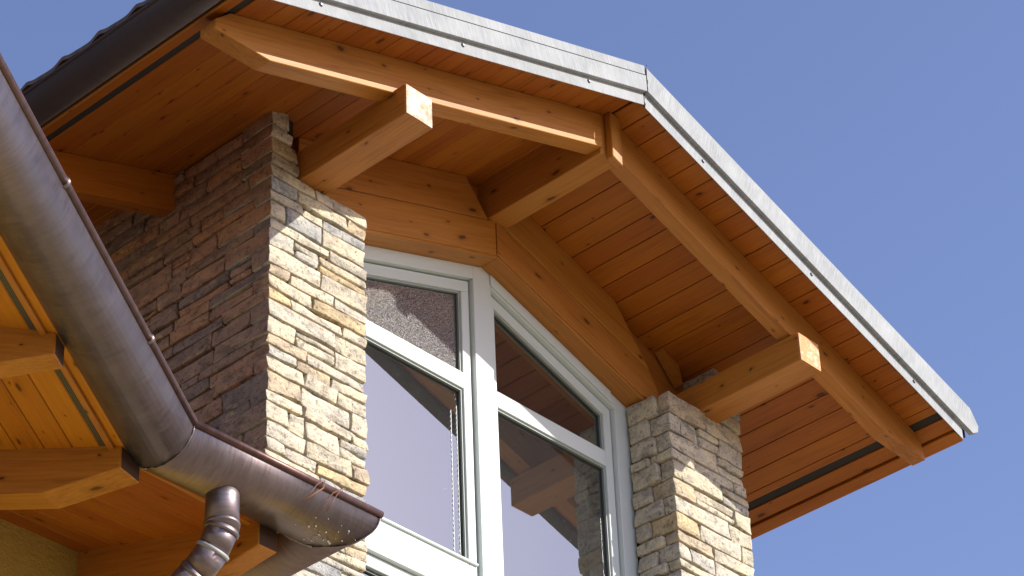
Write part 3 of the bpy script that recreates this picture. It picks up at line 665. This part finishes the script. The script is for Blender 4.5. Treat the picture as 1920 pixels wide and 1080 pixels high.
# rafters
def rafter(o0, dirv, length, width, depth, taild, kink, lab, start=-.02, mt='beampale'):
    """o0: point on the soffit at the eave; dirv: horizontal uphill direction; slope along dirv worked out from the plane"""
    side = Vector((dirv.y, -dirv.x, 0)); sl = pitch * dirv.dot(slope_n)
    def Q(w, h, s): q = o0 + dirv * w + side * s; q.z = o0.z + sl * w - h; return q
    prof = [(start, -.004), (start, taild), (kink, depth), (length, depth), (length, -.004)]
    V = [Q(w, h, 0) for w, h in prof] + [Q(w, h, width) for w, h in prof]; n = 5
    F = [tuple(range(n)), tuple(range(2 * n - 1, n - 1, -1))] + [(i, (i + 1) % n, n + (i + 1) % n, n + i) for i in range(n)]
    return solid('rafter', None, wing, LWV(V), F, xdir=dirv + Vector((0, 0, sl)), bev=.004, label=lab, mats=[M[mt], M['darkwood']], fmat=[0, 0, 1, 0, 0, 0, 0])
slope_n = n1v
o0 = S1(-.476, 0); rafter(o0, n1v, 1.1, .056, .100, .052, .13, 'upper rafter on the yellow soffit')
o0 = S1(-1.02, 0); rafter(o0, n1v, 1.1, .056, .100, .052, .13, 'rafter nearer the camera on the yellow soffit')
slope_n = n1v
bis = (n1v + Vector((0, 1, 0))).normalized()
o0 = S1(-.028, 0); rafter(o0, bis, 1.15, .074, .115, .055, .185, 'valley rafter where the two soffit slopes meet', start=-.018)
slope_n = Vector((0, 1, 0))
o0 = S2(-3.052, yfas); rafter(o0, Vector((0, 1, 0)), .9, .056, .108, .060, .10, 'last rafter beside the downpipe', start=-.03, mt='beam')
# ochre wall
yw_ = -2.692
Vw = [(-5.0, yw_, -9), (-3.015, yw_, -9), S2(-3.015, yw_), S2(-5.0, yw_)]
o_ = [Vector(v) for v in Vw]; K_ = [LW(v) for v in o_]
for v in K_[:2]: v.z = -ZO
K2 = [v + Vector((0, .45, 0)) for v in K_]
solid('wall', M['stucco'], wing, K_ + K2, [(0, 1, 2, 3), (4, 5, 6, 7), (0, 1, 5, 4), (1, 2, 6, 5), (2, 3, 7, 6), (3, 0, 4, 7)])
# roof deck over the wing
V = LWV([S1(-3.2, -.03, -.05), S1(0, -.03, -.05), S2(-2.96, yfas - .03, -.05), S2(-2.96, yfas + 1.0, -.05), S1(.45, 1.2, -.05), S1(-3.2, 1.2, -.05)])
V += [v + Vector((0, 0, .12)) for v in V]
solid('roof', M['tile'], wing, V, [(0, 1, 4, 5), (1, 2, 3, 4), (6, 7, 10, 11), (7, 8, 9, 10), (0, 1, 7, 6), (1, 2, 8, 7), (2, 3, 9, 8), (3, 4, 10, 9), (4, 5, 11, 10), (5, 0, 6, 11)])
# downpipe
dp = [(-3.208, -3.385, -3.935), (-3.208, -3.385, -4.022)]
D0 = Vector((-3.208, -3.385, -3.925)); pr_ = .0385 * K
down = tube('downpipe', M['bronze'], wing, [LW(D0), LW((-3.208, -3.385, -3.955)), LW((-3.208, -3.385, -4.030))], pr_, 28, label='copper downpipe with elbow under the gutter outlet', rs=[pr_ * .97, pr_ * .97, pr_])
c0 = Vector((-3.208, -3.385, -4.030)); c1 = Vector((-3.214, -3.365, -4.075)); c2 = Vector((-3.225, -3.325, -4.118)); c3 = Vector((-3.25, -3.20, -4.205))
def sect(a, b, r0, r1): tube('pipe_section', M['bronze'], down, [LW(a), LW(b)], 1, 28, rs=[r0, r1])
sect(c0 + (c0 - c1) * .15, c1, pr_ * .97, pr_ * .92); sect(c1 + (c1 - c2) * .12, c2, pr_ * .97, pr_ * .93); sect(c2 + (c2 - c3) * .06, c3, pr_ * .97, pr_ * .97)
def collar(a, dirv, r, mt='bronze'):
    dirv = Vector(dirv).normalized() * .004
    tube('collar', M[mt], down, [LW(a - dirv * 1.3), LW(a - dirv * .8), LW(a + dirv * .8), LW(a + dirv * 1.3)], 1, 28, rs=[r * .97, r * 1.05, r * 1.05, r * .97])
collar(Vector((-3.208, -3.385, -4.018)), (0, 0, 1), pr_); collar(c0, c1 - c0, pr_ * 1.0)
collar(c1, c2 - c0, pr_ * .98, 'zincdark'); collar(c2, c3 - c1, pr_ * .99)
pts = [LW(D0 + Vector((math.cos(a) * .044, math.sin(a) * .044, -.012 + .006 * math.cos(a)))) + Vector([random.uniform(-.002, .002)] * 3) for a in [math.pi * (i / 14) - math.pi for i in range(15)]]

# ================================================================== loose things on the gutter
def small(name, label, cat, mk):
    o = mk(); o['label'] = label; o['category'] = cat; return o
def rimpt(x, dz=0, dy=0): return LW((x, gy - .004 + dy, zg + dz))
def needles(x, lab, n=3):
    root = rimpt(x); V = []; F = []
    t_ = empty('pine_needles', root, lab, 'pine needles', 'dry pine needles caught on the gutter rim')
    for k in range(n):
        a = Vector(root) + Vector((random.uniform(-.01, .01), -.012, .012)); 
        b = a + Vector((-.045 + random.uniform(-.02, .02), -.02, -.05)); c = a + Vector((-.09 + random.uniform(-.03, .02), -.015, -.125 + random.uniform(-.02, .02)))
        tube('needle', M['needle'], t_, [a, b, c], .0016, 5)
needles(-2.995, 'dry pine needles on the gutter rim, further from the end', 3); needles(-2.935, 'dry pine needles on the gutter rim, nearer its right end', 2)
r0 = rimpt(-2.925)
t_ = empty('curled_twig', r0, 'small curled twig lying on the copper gutter rim', 'twig')
tube('twig', M['twig'], t_, [Vector(r0) + Vector((.012 * math.cos(a) + .002 * a, 0, .018 + .010 * math.sin(a))) for a in [i * .5 for i in range(16)]], .0014, 5)
tube('twig', M['twig'], t_, [Vector(r0) + Vector((-.03, 0, .01)), Vector(r0) + Vector((-.045, 0, .022)), Vector(r0) + Vector((-.05, 0, .03))], .0014, 5)

# ------------------------------------------------------------------ render
S.render.engine = 'CYCLES'
S.cycles.max_bounces = 10; S.cycles.diffuse_bounces = 5; S.cycles.transparent_max_bounces = 16; S.cycles.caustics_reflective = False; S.cycles.caustics_refractive = False
